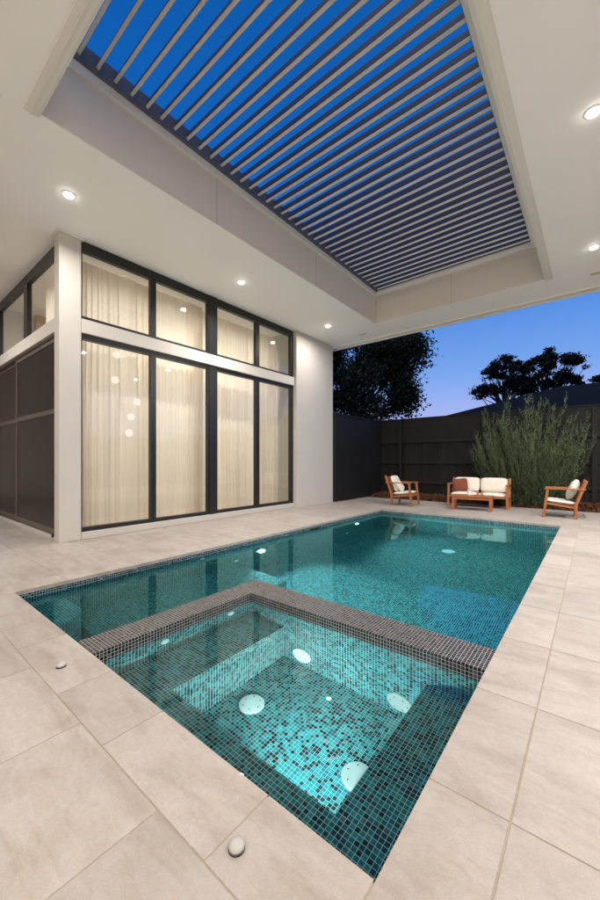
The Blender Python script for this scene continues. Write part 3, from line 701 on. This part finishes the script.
# big tree behind the left fence
tr=tag(empty('leafy_tree',(-8.2,14,0)),'big dark leafy tree rising behind the left end of the fence','tree')
bl=[]
for i in range(120):
    a=random.uniform(0,2*math.pi); b=math.asin(random.uniform(-.75,1)); r=random.uniform(.45,1)**.6
    c=(2.95*math.cos(a)*math.cos(b)*r,2.2*math.sin(a)*math.cos(b)*r,5.1+3.2*math.sin(b)*r); s_=random.uniform(.45,.8); bl.append((*c,s_,s_,s_*.85))
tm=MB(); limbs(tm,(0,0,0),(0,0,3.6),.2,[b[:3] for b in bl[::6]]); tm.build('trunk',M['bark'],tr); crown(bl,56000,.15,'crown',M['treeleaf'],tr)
def gum(loc,spec,label,n,ls=.19):
    e=tag(empty('gum_tree',loc),label,'tree','gum trees against the evening sky')
    bl=[]
    for cx,cz,rx,rz,cnt in spec:
        for i in range(cnt):
            a=random.uniform(0,2*math.pi); r=random.random()**.5; x=cx+rx*r*math.cos(a); yy=rx*.7*r*math.sin(a)
            z=cz+rz*(1-r*r)*random.uniform(.3,1)-.25*rz*random.random(); s_=random.uniform(.16,.36); bl.append((x*1.08,yy,z,s_*1.15,s_,s_*.5))
    tm=MB(); tm_t=[b[:3] for b in bl[::2]]
    cx=spec[0][0]; limbs(tm,(0,0,0),(cx*.7,0,spec[0][1]-2.2),.19,tm_t); tm.build('trunk',M['bark'],e)
    crown(bl,n,ls,'crown',M['gumleaf'],e)
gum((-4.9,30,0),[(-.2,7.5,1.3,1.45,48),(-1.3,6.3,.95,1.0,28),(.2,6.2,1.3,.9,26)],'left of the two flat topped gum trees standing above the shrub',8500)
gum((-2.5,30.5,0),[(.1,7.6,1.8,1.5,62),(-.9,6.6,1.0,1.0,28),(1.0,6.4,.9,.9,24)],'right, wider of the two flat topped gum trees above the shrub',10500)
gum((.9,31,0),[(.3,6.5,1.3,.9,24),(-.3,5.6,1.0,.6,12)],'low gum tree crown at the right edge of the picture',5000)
# ---- neighbour's roof
nb=tag(empty('neighbour_house',(0,15,0)),'dark hip roofed house next door showing just above the fence','house')
q=MB(); q.box(-4.9,9.5,15.4,21,0,2.85); P(q,'wall',M['panel'],nb)
q=MB(); A=[(-5.27,15,2.80),(10,15,2.80),(10,21.4,2.80),(-5.27,21.4,2.80)]; r0,r1=(-1.1,18.2,4.14),(5.8,18.2,4.14)
q.face([A[0],A[1],r1,r0]); q.face([A[2],A[3],r0,r1]); q.face([A[3],A[0],r0]); q.face([A[1],A[2],r1]); q.face(A[::-1])
P(q,'roof',M['roofdark'],nb)

# ================================================================ FURNITURE
def cushion(w_,d_,h_,m,name,parent,loc,rot=(0,0,0),seg=10,edge=.35,label=None,round_=False):
    """soft pillow: superellipse plan with a pinched seam round the edge"""
    q=MB(); n=seg; rows=[]
    N=32; rings=8
    def ed(a):
        c,s_=math.cos(a),math.sin(a); e=1 if round_ else .34
        return (math.copysign(abs(c)**e,c)*w_/2,math.copysign(abs(s_)**e,s_)*d_/2)
    idx={}
    for side in (1,-1):
        for r in range(rings+1):
            f=math.sin(r/rings*math.pi/2)
            zz=h_/2*((1-f**3.2)**.55 if f<1 else 0)*side
            if side==-1 and r==rings: idx[(side,r)]=idx[(1,rings)]; continue
            b=len(q.v); idx[(side,r)]=b
            for k_ in range(N):
                x,y_=ed(2*math.pi*k_/N+.001); q.v.append((x*f,y_*f,zz*(1+.05*math.sin(x*30)*math.cos(y_*26))))
        for r in range(rings):
            a,b=idx[(side,r)],idx[(side,r+1)]
            for k_ in range(N):
                l=(k_+1)%N; fc=(a+k_,b+k_,b+l,a+l); q.f.append(fc if side==1 else fc[::-1]); q.t.append(0)
    o=q.build(name,m,parent,smooth=True); o.location=loc; o.rotation_euler=rot
    return o
def armchair(loc,rz,label):
    e=tag(empty('armchair',loc,rz),label,'armchair','orange timber armchairs with cream cushions')
    W,D=.55,.62; y0=-D/2; t=.045
    # local: faces -Y (front), x across
    def part(name,f,bev=.005): q=MB(); f(q); return q.build(name,M['teak'],e,bev)
    for sx in (-1,1):
        x=sx*(W/2-t/2)
        part('leg',lambda q:q.bar((x,y0+.01,0),(x,y0+.075,.55),t,.05,(1,0,0)))
        part('leg',lambda q:(q.bar((x,D/2-.10,0),(x,D/2-.10,.30),t,.06,(1,0,0))))
        part('arm_rest',lambda q:q.box(x-.035,x+.035,y0+.03,D/2+.05,.55,.575))
        part('back_post',lambda q:q.bar((x,D/2-.115,.22),(x,D/2+.06,.73),t,.05,(1,0,0)))
        part('side_rail',lambda q:q.bar((x,y0+.055,.275),(x,D/2-.13,.215),t*.8,.055,(1,0,0)))
    part('front_rail',lambda q:q.box(-W/2+t,W/2-t,y0+.035,y0+.06,.235,.30))
    part('back_rail',lambda q:q.bar((-W/2+t,D/2+.045,.69),(W/2-t,D/2+.045,.69),.05,.022,(0,0,1)))
    part('back_rail',lambda q:q.bar((-W/2+t,D/2-.07,.36),(W/2-t,D/2-.07,.36),.05,.022,(0,0,1)))
    for k_ in range(5):
        x=-.16+k_*.08; part('back_slat',lambda q:q.bar((x,D/2-.08,.34),(x,D/2+.045,.70),.035,.012,(1,0,0)),.002)
    c=cushion(W-.10,D-.14,.085,M['cushion'],'seat_cushion',e,(0,-.03,.31),(R(-6),0,0))
    return e
# right chair faces left (-X): local -Y -> world -X  => rz=-90deg
ch1=armchair((-.50,8.84,0),R(-86),'orange timber armchair at the right, holding a round patterned cushion')
ch2=armchair((-3.73,8.74,0),R(92),'orange timber armchair at the left by the dark fence corner, holding a square pillow')
def place(o,base,loc,rot):
    m=Matrix.Translation(base.location)@Matrix.Rotation(base.rotation_euler.z,4,'Z')@Matrix.Translation(loc)@Matrix(((1,0,0,0),(0,1,0,0),(0,0,1,0),(0,0,0,1)))@rot
    o.matrix_world=m; return o
o=cushion(.42,.42,.15,M['pattern'],'cushion',None,(0,0,0),round_=True); tag(o,'round cream cushion with a scroll pattern on the right armchair','cushion'); place(o,ch1,(0,.165,.545),Matrix.Rotation(R(68),4,'X'))
o=cushion(.44,.42,.12,M['cushion'],'cushion',None,(0,0,0)); tag(o,'square off-white back cushion in the left armchair','cushion'); place(o,ch2,(0,.185,.53),Matrix.Rotation(R(70),4,'X'))
o=cushion(.30,.26,.10,M['cushion'],'cushion',None,(0,0,0)); tag(o,'small off-white pillow leaning at the front of the left armchair cushion','cushion'); place(o,ch2,(.02,.09,.46),Matrix.Rotation(R(62),4,'X')@Matrix.Rotation(R(20),4,'Z'))
# sofa, faces -Y
sofa=tag(empty('sofa',(-2.18,9.55,0),R(4)),'two seat orange timber outdoor sofa with cream cushions under the fence','sofa')
W,D=1.30,.62
def sp(name,f,m='teak',bev=.005): q=MB(); f(q); return q.build(name,M[m],sofa,bev)
for sx in (-1,1):
    x=sx*(W/2-.0225)
    sp('leg',lambda q:q.bar((x,-D/2+.01,0),(x,-D/2+.06,.53),.045,.05,(1,0,0))); sp('leg',lambda q:q.bar((x,D/2-.1,0),(x,D/2-.1,.3),.045,.06,(1,0,0)))
    sp('arm_rest',lambda q:q.box(x-.035,x+.035,-D/2+.03,D/2+.02,.53,.555)); sp('back_post',lambda q:q.bar((x,D/2-.12,.22),(x,D/2+.04,.68),.045,.05,(1,0,0)))
    sp('side_rail',lambda q:q.bar((x,-D/2+.05,.26),(x,D/2-.13,.22),.036,.055,(1,0,0)))
sp('front_rail',lambda q:q.box(-W/2+.045,W/2-.045,-D/2+.03,-D/2+.055,.235,.29)); sp('back_rail',lambda q:q.box(-W/2+.045,W/2-.045,D/2+.0,D/2+.025,.58,.66))
sp('seat_base',lambda q:q.box(-W/2+.045,W/2-.045,-D/2+.06,D/2-.14,.225,.245))
for sx in (-1,1):
    cushion(.60,.50,.10,M['cushion'],'seat_cushion',sofa,(sx*.30,-.03,.30)); cushion(.585,.36,.13,M['cushion'],'back_cushion',sofa,(sx*.30,.215,.52),(R(76),0,0))
o=cushion(.36,.34,.12,M['cushion_rust'],'cushion',None,(0,0,0)); tag(o,'rust brown scatter cushion at the left end of the sofa','cushion'); place(o,sofa,(-.44,.09,.50),Matrix.Rotation(R(70),4,'X')@Matrix.Rotation(R(8),4,'Z'))
# coffee tables: a low bench-like table with a smaller one tucked under its right end
def table(loc,rz,L,Dp,h_,label,name='coffee_table'):
    e=tag(empty(name,loc,rz),label,'coffee table')
    for sx in (-1,1):
        for sy in (-1,1): q=MB(); q.box(sx*(L/2-.025)-.025,sx*(L/2-.025)+.025,sy*(Dp/2-.025)-.025,sy*(Dp/2-.025)+.025,0,h_-.028); q.build('leg',M['teak'],e,.004)
    q=MB(); nsl=5; ws=(Dp+.02)/nsl
    for k_ in range(nsl): q.box(-L/2-.01,L/2+.01,-Dp/2-.01+k_*ws+.002,-Dp/2-.01+(k_+1)*ws-.002,h_-.026,h_)
    q.build('table_top',M['teak'],e,.002)
    for sy in (-1,1): q=MB(); y_=sy*(Dp/2-.022); q.box(-L/2+.052,L/2-.052,y_-.011,y_+.011,h_-.085,h_-.028); q.build('apron',M['teak'],e)
    return e
tb=table((-2.14,8.80,0),R(7),.80,.40,.33,'low orange timber coffee table with slatted top in front of the sofa')
def jar(loc,r,h_,m,name,label):
    q=MB(); q.lathe([(r*.9,0),(r,h_*.1),(r,h_),(r*.86,h_),(r*.84,h_*.9),(.002,h_*.88)],20); o=tag(q.build(name,M[m],smooth=False),label,name.replace('_',' ')); o.location=loc; return o
jar((-2.20,8.80,.331),.045,.10,'white','candle','thick white candle standing on the coffee table')
q=MB(); q.box(-.10,.10,-.05,.05,0,.012); tray=tag(q.build('tray',M['teak'],None,.003),'small timber tray on the right part of the coffee table','tray'); tray.location=(-1.99,8.82,.331)
jar((-2.03,8.82,.3435),.026,.075,'gold','tea_light_holder','brass tea light holder at the left of the tray')
jar((-1.95,8.83,.3435),.026,.07,'gold','tea_light_holder','brass tea light holder at the right of the tray')
